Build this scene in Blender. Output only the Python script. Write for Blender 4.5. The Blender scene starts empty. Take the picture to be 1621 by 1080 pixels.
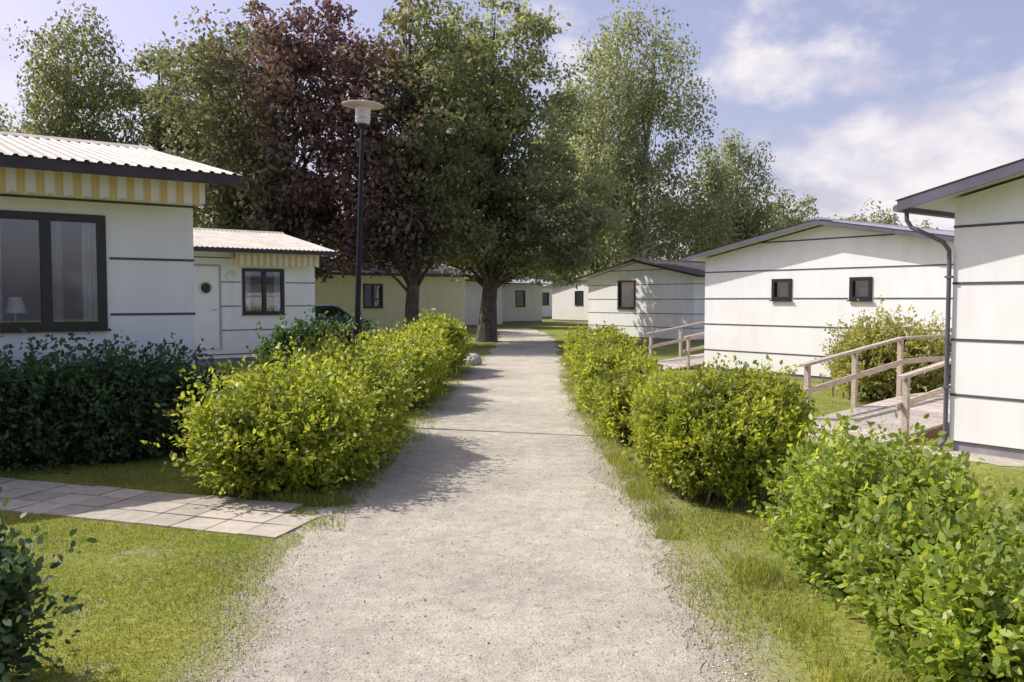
import bpy, bmesh, math, random
import numpy as np
from mathutils import Vector, Matrix
random.seed(7); rng=np.random.default_rng(11)
scene=bpy.context.scene
COL=scene.collection
scene.view_settings.view_transform='Standard'
scene.view_settings.look='None'
scene.view_settings.exposure=0

# ------------------------------------------------------------ materials
def newmat(name):
    m=bpy.data.materials.new(name); m.use_nodes=True
    nt=m.node_tree; b=nt.nodes['Principled BSDF']
    return m,nt,b
def N(nt,t,**k):
    n=nt.nodes.new(t)
    for a,v in k.items(): setattr(n,a,v)
    return n
def noise(nt,scale,detail=6,rough=.6,coord='Object'):
    tc=N(nt,'ShaderNodeTexCoord'); n=N(nt,'ShaderNodeTexNoise')
    n.inputs['Scale'].default_value=scale; n.inputs['Detail'].default_value=detail; n.inputs['Roughness'].default_value=rough
    nt.links.new(tc.outputs[coord],n.inputs['Vector']); return n
def ramp(nt,src,stops):
    r=N(nt,'ShaderNodeValToRGB'); e=r.color_ramp.elements
    while len(e)<len(stops): e.new(.5)
    for i,(p,c) in enumerate(stops):
        e[i].position=p; e[i].color=(*c,1)
    nt.links.new(src,r.inputs['Fac']); return r
def mixc(nt,f,a,b,mode='MIX'):
    m=N(nt,'ShaderNodeMix',data_type='RGBA',blend_type=mode)
    for s,v in ((0,f),(6,a),(7,b)):
        if isinstance(v,(int,float)): m.inputs[s].default_value=v
        elif isinstance(v,tuple): m.inputs[s].default_value=(*v,1)
        else: nt.links.new(v,m.inputs[s])
    return m.outputs[2]
def math_(nt,op,a,b=None,clamp=False):
    m=N(nt,'ShaderNodeMath',operation=op); m.use_clamp=clamp
    for i,v in enumerate((a,b)):
        if v is None: continue
        if isinstance(v,(int,float)): m.inputs[i].default_value=v
        else: nt.links.new(v,m.inputs[i])
    return m.outputs[0]
def bump(nt,b,h,strength=.3,dist=.01):
    n=N(nt,'ShaderNodeBump'); n.inputs['Strength'].default_value=strength; n.inputs['Distance'].default_value=dist
    nt.links.new(h,n.inputs['Height']); nt.links.new(n.outputs[0],b.inputs['Normal'])
def simple(name,c,rough=.6,var=.15,scale=4,metal=0,bs=.1,spec=.4):
    m,nt,b=newmat(name)
    n=noise(nt,scale)
    r=ramp(nt,n.outputs[0],[(.3,tuple(x*(1-var) for x in c)),(.7,tuple(min(1,x*(1+var)) for x in c))])
    nt.links.new(r.outputs[0],b.inputs['Base Color'])
    b.inputs['Roughness'].default_value=rough; b.inputs['Metallic'].default_value=metal
    b.inputs['Specular IOR Level'].default_value=spec
    if bs: bump(nt,b,noise(nt,scale*12).outputs[0],bs,.005)
    return m
def panel(name,c,board=0,dirt=.12):
    m,nt,b=newmat(name)
    tc=N(nt,'ShaderNodeTexCoord')
    mp=N(nt,'ShaderNodeMapping'); mp.inputs['Scale'].default_value=(1.3,1.3,.35)
    nt.links.new(tc.outputs['Object'],mp.inputs[0])
    n=N(nt,'ShaderNodeTexNoise'); n.inputs['Scale'].default_value=2.2; n.inputs['Detail'].default_value=8; n.inputs['Roughness'].default_value=.65
    nt.links.new(mp.outputs[0],n.inputs[0])
    r=ramp(nt,n.outputs[0],[(.25,tuple(x*(1-dirt) for x in c)),(.6,c)])
    sx=N(nt,'ShaderNodeSeparateXYZ'); nt.links.new(tc.outputs['Object'],sx.inputs[0])
    g=N(nt,'ShaderNodeMapRange'); nt.links.new(sx.outputs[2],g.inputs[0])
    g.inputs[1].default_value=.1; g.inputs[2].default_value=1.0; g.inputs[3].default_value=.3; g.inputs[4].default_value=0
    f=math_(nt,'MULTIPLY',g.outputs[0],n.outputs[0])
    col=mixc(nt,f,r.outputs[0],(c[0]*.6,c[1]*.6,c[2]*.5))
    nt.links.new(col,b.inputs['Base Color'])
    b.inputs['Roughness'].default_value=.55
    w=math_(nt,'ADD',sx.outputs[0],sx.outputs[1])
    if board:
        s=math_(nt,'FRACT',math_(nt,'MULTIPLY',sx.outputs[2],1/board))
        h=math_(nt,'GREATER_THAN',s,.1)
    else:
        s=math_(nt,'FRACT',math_(nt,'MULTIPLY',w,1/.1))
        h=math_(nt,'GREATER_THAN',s,.06)
    bump(nt,b,h,.35 if board else .1,.008 if board else .003)
    return m
def leafmat(name,c1,c2,c3,trans=.35,cs=1.2,gloss=.45,tt=(1.6,1.5,.75)):
    m,nt,b=newmat(name)
    g=N(nt,'ShaderNodeNewGeometry')
    r=ramp(nt,g.outputs['Random Per Island'],[(0,c1),(.5,c2),(1,c3)])
    n=noise(nt,cs,3)
    rr=ramp(nt,n.outputs[0],[(.35,(.72,.72,.74)),(.65,(1.27,1.24,1.1))])
    col=mixc(nt,1.0,r.outputs[0],rr.outputs[0],'MULTIPLY')
    nt.links.new(col,b.inputs['Base Color']); b.inputs['Roughness'].default_value=gloss
    b.inputs['Specular IOR Level'].default_value=.5
    t=N(nt,'ShaderNodeBsdfTranslucent')
    tcx=mixc(nt,1.0,col,tt,'MULTIPLY')
    nt.links.new(tcx,t.inputs[0])
    ms=N(nt,'ShaderNodeMixShader'); ms.inputs[0].default_value=trans
    nt.links.new(b.outputs[0],ms.inputs[1]); nt.links.new(t.outputs[0],ms.inputs[2])
    nt.links.new(ms.outputs[0],nt.nodes['Material Output'].inputs['Surface'])
    return m
def glassmat(name):
    m,nt,b=newmat(name)
    nt.nodes.remove(b)
    t=N(nt,'ShaderNodeBsdfTransparent'); t.inputs[0].default_value=(.66,.72,.76,1)
    g=N(nt,'ShaderNodeBsdfGlossy'); g.inputs['Roughness'].default_value=.02; g.inputs[0].default_value=(.85,.92,1,1)
    lw=N(nt,'ShaderNodeLayerWeight'); lw.inputs[0].default_value=.5
    f=math_(nt,'ADD',math_(nt,'MULTIPLY',math_(nt,'POWER',lw.outputs['Facing'],4.0),.8),.16,True)
    ms=N(nt,'ShaderNodeMixShader'); nt.links.new(f,ms.inputs[0])
    nt.links.new(t.outputs[0],ms.inputs[1]); nt.links.new(g.outputs[0],ms.inputs[2])
    nt.links.new(ms.outputs[0],nt.nodes['Material Output'].inputs['Surface'])
    return m
M={}
M['white']=panel('white_panel',(.82,.83,.84))
M['cream']=panel('cream_boards',(.70,.67,.47),board=.15)
M['whiteboard']=panel('white_boards',(.78,.78,.76),board=.15)
M['joint']=simple('panel_joint',(.08,.085,.10),.7,bs=0)
M['plinth']=simple('plinth_concrete',(.26,.25,.27),.9,.25,3,bs=.3)
M['sheet']=simple('light_sheet_metal',(.44,.41,.36),.6,.25,2.5,bs=.05)
M['greyroof']=simple('grey_roofing',(.26,.26,.30),.7,.25,3,bs=.2)
M['brownroof']=simple('dark_roofing',(.07,.06,.065),.8,.25,3,bs=.2)
M['brown']=simple('dark_brown_board',(.045,.032,.042),.5,.3,3)
M['violet']=simple('grey_board',(.10,.095,.135),.5,.2,3)
M['frame']=simple('black_frame',(.022,.022,.028),.35,.2,5,bs=0)
M['room']=simple('painted_dark_room',(.09,.09,.095),.9,.8,2.5,bs=0)  # gloom of the unlit room is put into this colour
M['pane_backing']=simple('dark_pane_backing',(.09,.10,.125),.8,.15,6,bs=0)  # dark tone for a sheet that makes small panes look unlit
M['glass']=glassmat('window_glass')
M['curtain']=simple('curtain_cloth',(.78,.75,.72),.9,.2,6)
M['soffit']=simple('soffit_white',(.6,.59,.62),.7,.1,3)
M['door']=simple('white_door',(.80,.80,.80),.4,.05,3,bs=0)
M['doorframe']=simple('grey_door_frame',(.38,.39,.42),.5,.1,3,bs=0)
M['steel']=simple('brushed_steel',(.5,.5,.5),.3,.1,10,1,0)
M['pipe']=simple('grey_downpipe',(.11,.115,.145),.5,.2,5,0,0)
M['pole']=simple('black_pole',(.022,.022,.030),.6,.3,5,bs=.05,spec=.2)
M['bark']=simple('brown_bark',(.11,.09,.08),.95,.5,6,bs=.9)
M['birchbark']=simple('pale_birch_bark',(.42,.40,.36),.8,.6,5,bs=.4)
M['stone']=simple('pale_rock',(.36,.35,.33),.9,.3,12,bs=.6)

def woodmat(name,c):
    m,nt,b=newmat(name)
    tc=N(nt,'ShaderNodeTexCoord'); mp=N(nt,'ShaderNodeMapping'); mp.inputs['Scale'].default_value=(3,14,14)
    nt.links.new(tc.outputs['Object'],mp.inputs[0]); n=N(nt,'ShaderNodeTexNoise'); n.inputs['Scale'].default_value=3; n.inputs['Detail'].default_value=8
    nt.links.new(mp.outputs[0],n.inputs[0])
    g=N(nt,'ShaderNodeNewGeometry')
    r=ramp(nt,n.outputs[0],[(.3,tuple(x*.65 for x in c)),(.7,tuple(x*1.15 for x in c))])
    v=ramp(nt,g.outputs['Random Per Island'],[(0,(.72,.72,.75)),(1,(1.15,1.12,1.08))])
    col=mixc(nt,1.0,r.outputs[0],v.outputs[0],'MULTIPLY')
    nt.links.new(col,b.inputs['Base Color']); b.inputs['Roughness'].default_value=.8
    bump(nt,b,n.outputs[0],.3,.004); return m
M['wood']=woodmat('weathered_wood',(.50,.43,.37))
M['darkwood']=woodmat('brown_stained_wood',(.26,.15,.09))
M['deck']=woodmat('pale_deck_wood',(.48,.44,.40))
def awnmat():
    m,nt,b=newmat('striped_awning_cloth')
    tc=N(nt,'ShaderNodeTexCoord'); sx=N(nt,'ShaderNodeSeparateXYZ'); nt.links.new(tc.outputs['Object'],sx.inputs[0])
    f=math_(nt,'FRACT',math_(nt,'MULTIPLY',sx.outputs[0],1/.17))
    s=math_(nt,'GREATER_THAN',f,.5)
    s2=math_(nt,'GREATER_THAN',math_(nt,'FRACT',math_(nt,'MULTIPLY',sx.outputs[0],1/.034)),.65)
    c=mixc(nt,s,(.88,.87,.80),(.76,.56,.22))
    c=mixc(nt,math_(nt,'MULTIPLY',s2,.3),c,(.85,.82,.7))
    nt.links.new(c,b.inputs['Base Color']); b.inputs['Roughness'].default_value=.9
    t=N(nt,'ShaderNodeBsdfTranslucent'); nt.links.new(c,t.inputs[0])
    ms=N(nt,'ShaderNodeMixShader'); ms.inputs[0].default_value=.35
    nt.links.new(b.outputs[0],ms.inputs[1]); nt.links.new(t.outputs[0],ms.inputs[2])
    nt.links.new(ms.outputs[0],nt.nodes['Material Output'].inputs['Surface'])
    return m
M['awning']=awnmat()
M['hedge']=leafmat('hedge_leaf',(.17,.24,.035),(.30,.37,.055),(.45,.47,.12),.52,1.5)
M['hedge_near']=leafmat('hedge_leaf_fresh',(.15,.25,.045),(.27,.37,.07),(.44,.49,.14),.52,2)
M['dark_leaf']=leafmat('dark_shrub_leaf',(.05,.10,.05),(.075,.14,.068),(.125,.195,.085),.35,2)
M['fill']=leafmat('inner_leaf_shaded',(.07,.09,.03),(.10,.125,.04),(.15,.17,.06),.45,2,.7)  # darker tone puts hedge-core shade into the leaf colour
cp=(1.3,1.05,1.0)
M['copper']=leafmat('copper_leaf',(.125,.08,.09),(.175,.115,.12),(.25,.18,.15),.42,.35,.5,cp)
M['copper_green']=leafmat('bronze_green_leaf',(.11,.12,.085),(.15,.16,.10),(.24,.23,.135),.45,.3,.5,(1.35,1.4,.85))
M['maple']=leafmat('mid_green_leaf',(.115,.14,.092),(.17,.195,.115),(.27,.285,.16),.47,.3,.45,(1.5,1.5,.85))
M['birch']=leafmat('birch_leaf_hazed',(.17,.20,.13),(.24,.28,.18),(.37,.39,.27),.5,.4,.45,(1.5,1.5,.85))  # paled and greyed so the leaf colour carries distance haze
M['shrub_light']=leafmat('pale_shrub_leaf',(.25,.28,.10),(.34,.37,.14),(.46,.46,.21),.45,2)
M['blade']=leafmat('grass_blade',(.16,.22,.038),(.26,.31,.065),(.43,.41,.15),.4,1.0,.6)

def groundmat():
    m,nt,b=newmat('grass_ground')
    n1=noise(nt,.9,6,.65); n2=noise(nt,14,6,.7); n3=noise(nt,90,3,.7)
    c=ramp(nt,n2.outputs[0],[(.25,(.10,.13,.028)),(.5,(.20,.23,.055)),(.78,(.36,.34,.13))])
    c2=ramp(nt,n1.outputs[0],[(.35,(.75,.85,.7)),(.65,(1.25,1.15,1.1))])
    g=mixc(nt,1.0,c.outputs[0],c2.outputs[0],'MULTIPLY')
    dirt=ramp(nt,n3.outputs[0],[(.3,(.28,.255,.20)),(.7,(.48,.44,.37))])
    tc=N(nt,'ShaderNodeTexCoord'); sx=N(nt,'ShaderNodeSeparateXYZ'); nt.links.new(tc.outputs['Object'],sx.inputs[0])
    d=math_(nt,'ABSOLUTE',math_(nt,'ADD',sx.outputs[0],.15))
    e=math_(nt,'ADD',d,math_(nt,'MULTIPLY',math_(nt,'SUBTRACT',n1.outputs[0],.5),1.2))
    e=math_(nt,'ADD',e,math_(nt,'MULTIPLY',math_(nt,'SUBTRACT',n2.outputs[0],.5),1.0))
    mr=N(nt,'ShaderNodeMapRange'); nt.links.new(e,mr.inputs[0]); mr.inputs[1].default_value=1.0; mr.inputs[2].default_value=1.55; mr.inputs[3].default_value=1; mr.inputs[4].default_value=0
    yy=N(nt,'ShaderNodeMapRange'); nt.links.new(sx.outputs[1],yy.inputs[0]); yy.inputs[1].default_value=22; yy.inputs[2].default_value=26; yy.inputs[3].default_value=1; yy.inputs[4].default_value=0
    f=math_(nt,'MULTIPLY',mr.outputs[0],yy.outputs[0])
    col=mixc(nt,f,g,dirt.outputs[0])
    bs=N(nt,'ShaderNodeMapRange'); nt.links.new(noise(nt,2.3,5,.7).outputs[0],bs.inputs[0]); bs.inputs[1].default_value=.56; bs.inputs[2].default_value=.7; bs.inputs[3].default_value=0; bs.inputs[4].default_value=.6
    col=mixc(nt,bs.outputs[0],col,dirt.outputs[0])
    nt.links.new(col,b.inputs['Base Color']); b.inputs['Roughness'].default_value=.95; b.inputs['Specular IOR Level'].default_value=.1
    bump(nt,b,n2.outputs[0],.8,.03); return m
def gravelmat():
    m,nt,b=newmat('gravel_surface')
    n1=noise(nt,1.1,5,.6); n2=noise(nt,260,3,.8); n4=noise(nt,7,7,.72); n5=noise(nt,.45,3,.5)
    tc=N(nt,'ShaderNodeTexCoord'); v=N(nt,'ShaderNodeTexVoronoi'); v.inputs['Scale'].default_value=150
    nt.links.new(tc.outputs['Object'],v.inputs['Vector'])
    c=ramp(nt,v.outputs['Color'],[(.1,(.38,.36,.305)),(.5,(.51,.485,.42)),(.95,(.65,.62,.55))])
    c2=ramp(nt,n2.outputs[0],[(.3,(.74,.74,.73)),(.62,(1.1,1.1,1.08))])
    c3=ramp(nt,n1.outputs[0],[(.3,(.84,.84,.82)),(.7,(1.12,1.11,1.08))])
    c4=ramp(nt,n4.outputs[0],[(.35,(.80,.80,.79)),(.6,(1.06,1.06,1.06))])
    c5=ramp(nt,n5.outputs[0],[(.35,(.9,.9,.9)),(.65,(1.12,1.11,1.08))])
    g=mixc(nt,1.0,mixc(nt,1.0,c.outputs[0],c2.outputs[0],'MULTIPLY'),c3.outputs[0],'MULTIPLY')
    g=mixc(nt,1.0,g,c4.outputs[0],'MULTIPLY'); g=mixc(nt,1.0,g,c5.outputs[0],'MULTIPLY')
    nt.links.new(g,b.inputs['Base Color']); b.inputs['Roughness'].default_value=.95; b.inputs['Specular IOR Level'].default_value=.15
    h=math_(nt,'ADD',math_(nt,'MULTIPLY',v.outputs['Distance'],-1.0),n2.outputs[0])
    h=math_(nt,'ADD',h,math_(nt,'MULTIPLY',n4.outputs[0],4.0))
    bump(nt,b,h,.6,.008); return m
M['ground']=groundmat(); M['gravel']=gravelmat()
M['pebble']=simple('pebble',(.42,.40,.37),.9,.1,3,bs=0)
def slabmat():
    m,nt,b=newmat('concrete_slab')
    g=N(nt,'ShaderNodeNewGeometry'); n=noise(nt,9,6,.7)
    r=ramp(nt,n.outputs[0],[(.3,(.36,.33,.27)),(.7,(.52,.485,.41))])
    v=ramp(nt,g.outputs['Random Per Island'],[(0,(.78,.78,.78)),(1,(1.1,1.08,1.05))])
    nt.links.new(mixc(nt,1.0,r.outputs[0],v.outputs[0],'MULTIPLY'),b.inputs['Base Color']); b.inputs['Roughness'].default_value=.9
    bump(nt,b,noise(nt,120).outputs[0],.3,.004); return m
M['slab']=slabmat()

# ------------------------------------------------------------ helpers
def link(o): COL.objects.link(o); return o
def top(o,label,cat,group=None,kind=None):
    if label: o['label']=label
    if cat: o['category']=cat
    if group: o['group']=group
    if kind: o['kind']=kind
    return o
def empty(name,loc=(0,0,0),rot=0,parent=None):
    o=bpy.data.objects.new(name,None); o.location=loc; o.rotation_euler=(0,0,rot); o.empty_display_size=.2
    if parent: o.parent=parent
    return link(o)
class B:
    def __init__(s): s.v=[];s.f=[];s.m=[];s.mats=[]
    def mi(s,mat):
        if mat not in s.mats: s.mats.append(mat)
        return s.mats.index(mat)
    def add(s,vs,fs,mat):
        o=len(s.v); k=s.mi(mat); s.v+= [tuple(p) for p in vs]
        for f in fs: s.f.append([o+i for i in f]); s.m.append(k)
    def hexa(s,c,mat):
        s.add(c,[(0,3,2,1),(4,5,6,7),(0,1,5,4),(1,2,6,5),(2,3,7,6),(3,0,4,7)],mat)
    def box(s,x0,x1,y0,y1,z0,z1,mat):
        s.hexa([(x0,y0,z0),(x1,y0,z0),(x1,y1,z0),(x0,y1,z0),(x0,y0,z1),(x1,y0,z1),(x1,y1,z1),(x0,y1,z1)],mat)
    def beam(s,p,q,w,h,mat):
        p=Vector(p);q=Vector(q);d=(q-p).normalized(); sd=d.cross(Vector((0,0,1)))
        if sd.length<1e-3: sd=Vector((1,0,0))
        sd.normalize(); up=sd.cross(d).normalized(); a=sd*w/2; b=up*h/2
        s.hexa([p-a-b,p+a-b,q+a-b,q-a-b,p-a+b,p+a+b,q+a+b,q-a+b],mat)
    def tube(s,pts,rad,mat,n=10,cap=True):
        pts=[Vector(p) for p in pts]; o=len(s.v); k=s.mi(mat)
        ref=None
        for i,p in enumerate(pts):
            d=(pts[min(i+1,len(pts)-1)]-pts[max(i-1,0)]).normalized()
            if ref is None: ref=d.orthogonal().normalized()
            ref=(ref-d*ref.dot(d)).normalized(); t=d.cross(ref)
            r=rad[i] if hasattr(rad,'__len__') else rad
            for j in range(n):
                a=2*math.pi*j/n; s.v.append(tuple(p+ref*math.cos(a)*r+t*math.sin(a)*r))
        for i in range(len(pts)-1):
            for j in range(n):
                a=o+i*n+j; b=o+i*n+(j+1)%n; s.f.append([a,b,b+n,a+n]); s.m.append(k)
        if cap:
            s.f.append([o+j for j in range(n)][::-1]); s.m.append(k)
            s.f.append([o+(len(pts)-1)*n+j for j in range(n)]); s.m.append(k)
    def lathe(s,prof,mat,n=24,c=(0,0)):
        o=len(s.v);k=s.mi(mat)
        for r,z in prof:
            for j in range(n):
                a=2*math.pi*j/n; s.v.append((c[0]+r*math.cos(a),c[1]+r*math.sin(a),z))
        for i in range(len(prof)-1):
            for j in range(n):
                a=o+i*n+j;b=o+i*n+(j+1)%n; s.f.append([a,b,b+n,a+n]); s.m.append(k)
    def obj(s,name,parent=None,shift=(0,0,0),loc=(0,0,0),rot=0,smooth=False,recalc=True):
        me=bpy.data.meshes.new(name)
        me.from_pydata([(a-shift[0],b-shift[1],c-shift[2]) for a,b,c in s.v],[],s.f)
        for m in s.mats: me.materials.append(m)
        me.polygons.foreach_set('material_index',s.m)
        if smooth: me.polygons.foreach_set('use_smooth',[True]*len(s.f))
        if recalc:
            bm=bmesh.new(); bm.from_mesh(me); bmesh.ops.recalc_face_normals(bm,faces=bm.faces); bm.to_mesh(me); bm.free()
        me.update()
        o=bpy.data.objects.new(name,me); o.location=loc; o.rotation_euler=(0,0,rot)
        if parent: o.parent=parent
        return link(o)
def npmesh(name,V,k,mat,parent=None,loc=(0,0,0)):
    V=np.ascontiguousarray(V,dtype=np.float32); nv=len(V); nf=nv//k
    me=bpy.data.meshes.new(name); me.vertices.add(nv); me.vertices.foreach_set('co',V.ravel())
    me.loops.add(nv); me.loops.foreach_set('vertex_index',np.arange(nv,dtype=np.int32))
    me.polygons.add(nf); me.polygons.foreach_set('loop_start',np.arange(0,nv,k,dtype=np.int32))
    me.polygons.foreach_set('loop_total',np.full(nf,k,dtype=np.int32))
    me.materials.append(mat); me.update(calc_edges=True)
    o=bpy.data.objects.new(name,me); o.location=loc
    if parent: o.parent=parent
    return link(o)
def unit(a): return a/np.maximum(np.linalg.norm(a,axis=1,keepdims=True),1e-6)
def leaves(P,A,l,w,six=False,upbias=.6):
    n=len(P); A=unit(A); R=rng.normal(size=(n,3)); R[:,2]+=upbias*2
    S=unit(np.cross(A,R)); Nn=unit(np.cross(S,A))
    l=np.asarray(l).reshape(-1,1)*np.ones((n,1)); w=np.asarray(w).reshape(-1,1)*np.ones((n,1))
    if six:
        q=[P, P+A*l*.3+S*w*.45+Nn*l*.06, P+A*l*.68+S*w*.42+Nn*l*.05, P+A*l-Nn*l*.08, P+A*l*.68-S*w*.42+Nn*l*.05, P+A*l*.3-S*w*.45+Nn*l*.06]
    else:
        q=[P, P+A*l*.5+S*w*.5, P+A*l, P+A*l*.5-S*w*.5]
    return np.stack(q,1).reshape(-1,3), (6 if six else 4)

U=Vector((.8,.6,0)); Vv=Vector((-.6,.8,0)); ROT=math.atan2(.6,.8)

# ------------------------------------------------------------ house
def house(origin,L,W,He,m,label,joints,wall='white',roof='grey',plh=.15,wins=(),doors=(),oe=.5,og=.3,
          awn=None,fasc='violet',pipe=False,group='prefabricated bungalows along the path',fd=.07,name='bungalow'):
    H=empty(name,(origin[0],origin[1],0),ROT); top(H,label,'house',group)
    def F(fc,a,d,z):
        return {'g0':(-d,a,z),'g1':(L+d,a,z),'e0':(a,-d,z),'e1':(a,W+d,z)}[fc]
    def fbox(b,fc,a0,a1,d0,d1,z0,z1,mat):
        b.hexa([F(fc,a0,d0,z0),F(fc,a1,d0,z0),F(fc,a1,d1,z0),F(fc,a0,d1,z0),F(fc,a0,d0,z1),F(fc,a1,d0,z1),F(fc,a1,d1,z1),F(fc,a0,d1,z1)],mat)
    wm=M[wall]; b=B()
    for fc,wid in (('g0',W),('g1',W),('e0',L),('e1',L)):
        ws=[w for w in wins if w[0]==fc]
        aa=sorted({0,wid}|{x for w in ws for x in w[1:3]}); zz=sorted({plh,He}|{x for w in ws for x in w[3:5]})
        for i in range(len(aa)-1):
            for j in range(len(zz)-1):
                ca=(aa[i]+aa[i+1])/2; cz=(zz[j]+zz[j+1])/2
                if any(w[1]<ca<w[2] and w[3]<cz<w[4] for w in ws): continue
                b.add([F(fc,aa[i],0,zz[j]),F(fc,aa[i+1],0,zz[j]),F(fc,aa[i+1],0,zz[j+1]),F(fc,aa[i],0,zz[j+1])],[(0,1,2,3)],wm)
        if fc[0]=='g': b.add([F(fc,0,0,He),F(fc,W,0,He),F(fc,W/2,0,He+m*W/2)],[(0,1,2)],wm)
        for w in ws:
            _,a0,a1,z0,z1=w[:5]
            for p,q in (((a0,z0),(a1,z0)),((a1,z0),(a1,z1)),((a1,z1),(a0,z1)),((a0,z1),(a0,z0))):
                b.add([F(fc,p[0],0,p[1]),F(fc,q[0],0,q[1]),F(fc,q[0],-.1,q[1]),F(fc,p[0],-.1,p[1])],[(0,1,2,3)],wm)
        for z in joints:
            lo,hi=0,wid
            if z>He:
                if fc[0]!='g': continue
                lo=(z-He)/m; hi=W-lo
                if hi-lo<.3: continue
            spans=[(lo,hi)]
            for w in list(ws)+[d for d in doors if d[0]==fc]:
                if w[3]-.02<z<w[4]+.02:
                    ns=[]
                    for s0,s1 in spans:
                        if w[2]<=s0 or w[1]>=s1: ns.append((s0,s1)); continue
                        if w[1]-.06>s0: ns.append((s0,w[1]-.06))
                        if w[2]+.06<s1: ns.append((w[2]+.06,s1))
                    spans=ns
            for s0,s1 in spans: fbox(b,fc,s0,s1,.001,.008,z-.013,z+.013,M['joint'])
    b.obj('wall',H)
    b=B(); b.box(.03,L-.03,.03,W-.03,-.1,plh-.002,M['plinth']); b.obj('plinth',H)
    rm={'grey':M['greyroof'],'sheet':M['sheet'],'dark':M['brownroof']}[roof]; R=empty('roof',(0,0,He),0,H); lift=.03; th=.07
    b=B()
    def zz_(y): return He+lift+m*(y if y<=W/2 else W-y)
    x0,x1=-og,L+og
    for ya,yb in ((-oe,W/2),(W/2,W+oe)):
        za,zb=zz_(ya),zz_(yb)
        b.hexa([(x0,ya,za),(x1,ya,za),(x1,yb,zb),(x0,yb,zb),(x0,ya,za+th),(x1,ya,za+th),(x1,yb,zb+th),(x0,yb,zb+th)],M['soffit'])
        xs=[];pz=[]; x=x0-.04
        per=.125 if roof=='sheet' else .45
        prof=((0,0),(.5,0),(.62,.019),(.88,.019)) if roof=='sheet' else ((0,0),(.9,0),(.93,.02),(.97,.02))
        while x<x1+.04:
            for q,h in prof:
                if x+q*per<=x1+.06: xs.append(x+q*per); pz.append(h)
            x+=per
        e=.05; ya2=ya-e if ya<W/2-.01 else ya; yb2=yb+e if yb>W/2+.01 else yb
        za2,zb2=zz_(ya2)+th+.006,zz_(yb2)+th+.006
        vs=[];fs=[]
        for xx,h in zip(xs,pz):
            vs+=[(xx,ya2,za2+h),(xx,yb2,zb2+h),(xx,ya2,za2+h-.004),(xx,yb2,zb2+h-.004)]
        for i in range(len(xs)-1):
            o=i*4; fs+=[(o,o+4,o+5,o+1),(o+2,o+3,o+7,o+6)]
        b.add(vs,fs,rm)
    zr=zz_(W/2)+th+.05
    b.hexa([(x0-.03,W/2-.15,zr-.04-.15*m+.01),(x1+.03,W/2-.15,zr-.04-.15*m+.01),(x1+.03,W/2+.15,zr-.04-.15*m+.01),(x0-.03,W/2+.15,zr-.04-.15*m+.01),
            (x0-.03,W/2-.01,zr+.0),(x1+.03,W/2-.01,zr),(x1+.03,W/2+.01,zr),(x0-.03,W/2+.01,zr)],rm)
    b.obj('roof_covering',R,shift=(0,0,He),recalc=False)
    b=B(); fm=M[fasc]
    for ye,s in ((-oe,-1),(W+oe,1)):
        ze=zz_(ye); ya,yb=sorted((ye+s*.001,ye+s*.028))
        b.box(x0,x1,ya,yb,ze-fd,ze+th,fm)
    for xe,s in ((x0,-1),(x1,1)):
        xa,xb=sorted((xe+s*.001,xe+s*.03))
        for ya,yb in ((-oe-.028,W/2),(W/2,W+oe+.028)):
            za,zb=zz_(ya),zz_(yb); lo=-fd;hi=th+.004
            b.hexa([(xa,ya,za+lo),(xb,ya,za+lo),(xb,yb,zb+lo),(xa,yb,zb+lo),(xa,ya,za+hi),(xb,ya,za+hi),(xb,yb,zb+hi),(xa,yb,zb+hi)],fm)
    b.obj('fascia',R,shift=(0,0,He))
    for w in wins:
        fc,a0,a1,z0,z1=w[:5]; mul=w[5] if len(w)>5 else (); cur=w[6] if len(w)>6 else False
        org=F(fc,(a0+a1)/2,0,z0); E=empty('window',org,0,H)
        b=B(); t=.055 if (a1-a0)>.7 else .045; o=.025; d0,d1=-.06,.025; fm2=M['frame']
        fbox(b,fc,a0-o,a0+t,d0,d1,z0-o,z1+o,fm2); fbox(b,fc,a1-t,a1+o,d0,d1,z0-o,z1+o,fm2)
        fbox(b,fc,a0+t,a1-t,d0,d1,z1-t,z1+o,fm2); fbox(b,fc,a0+t,a1-t,d0,d1,z0-o,z0+t,fm2)
        for q in mul: fbox(b,fc,q-.05,q+.05,d0,d1-.003,z0+t,z1-t,fm2)
        b.obj('frame',E,shift=org)
        b=B(); fbox(b,fc,a0-.05,a1+.05,.026,.06,z0-.05,z0-.025,fm2); b.obj('sill',E,shift=org)
        b=B(); b.add([F(fc,a0+.01,-.03,z0+.01),F(fc,a1-.01,-.03,z0+.01),F(fc,a1-.01,-.03,z1-.01),F(fc,a0+.01,-.03,z1-.01)],[(0,1,2,3)],M['glass']); b.obj('pane',E,shift=org)
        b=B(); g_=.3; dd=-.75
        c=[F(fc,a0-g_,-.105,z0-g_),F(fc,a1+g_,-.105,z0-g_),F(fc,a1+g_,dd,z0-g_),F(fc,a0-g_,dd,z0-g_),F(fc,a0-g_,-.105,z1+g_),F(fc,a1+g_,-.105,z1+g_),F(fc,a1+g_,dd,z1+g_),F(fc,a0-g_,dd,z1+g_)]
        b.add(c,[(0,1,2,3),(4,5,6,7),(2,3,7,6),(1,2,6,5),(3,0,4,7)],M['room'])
        b.obj('dark_room_box',E,shift=org,recalc=False)  # dark box added behind the glass to stand for an unlit room
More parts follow.
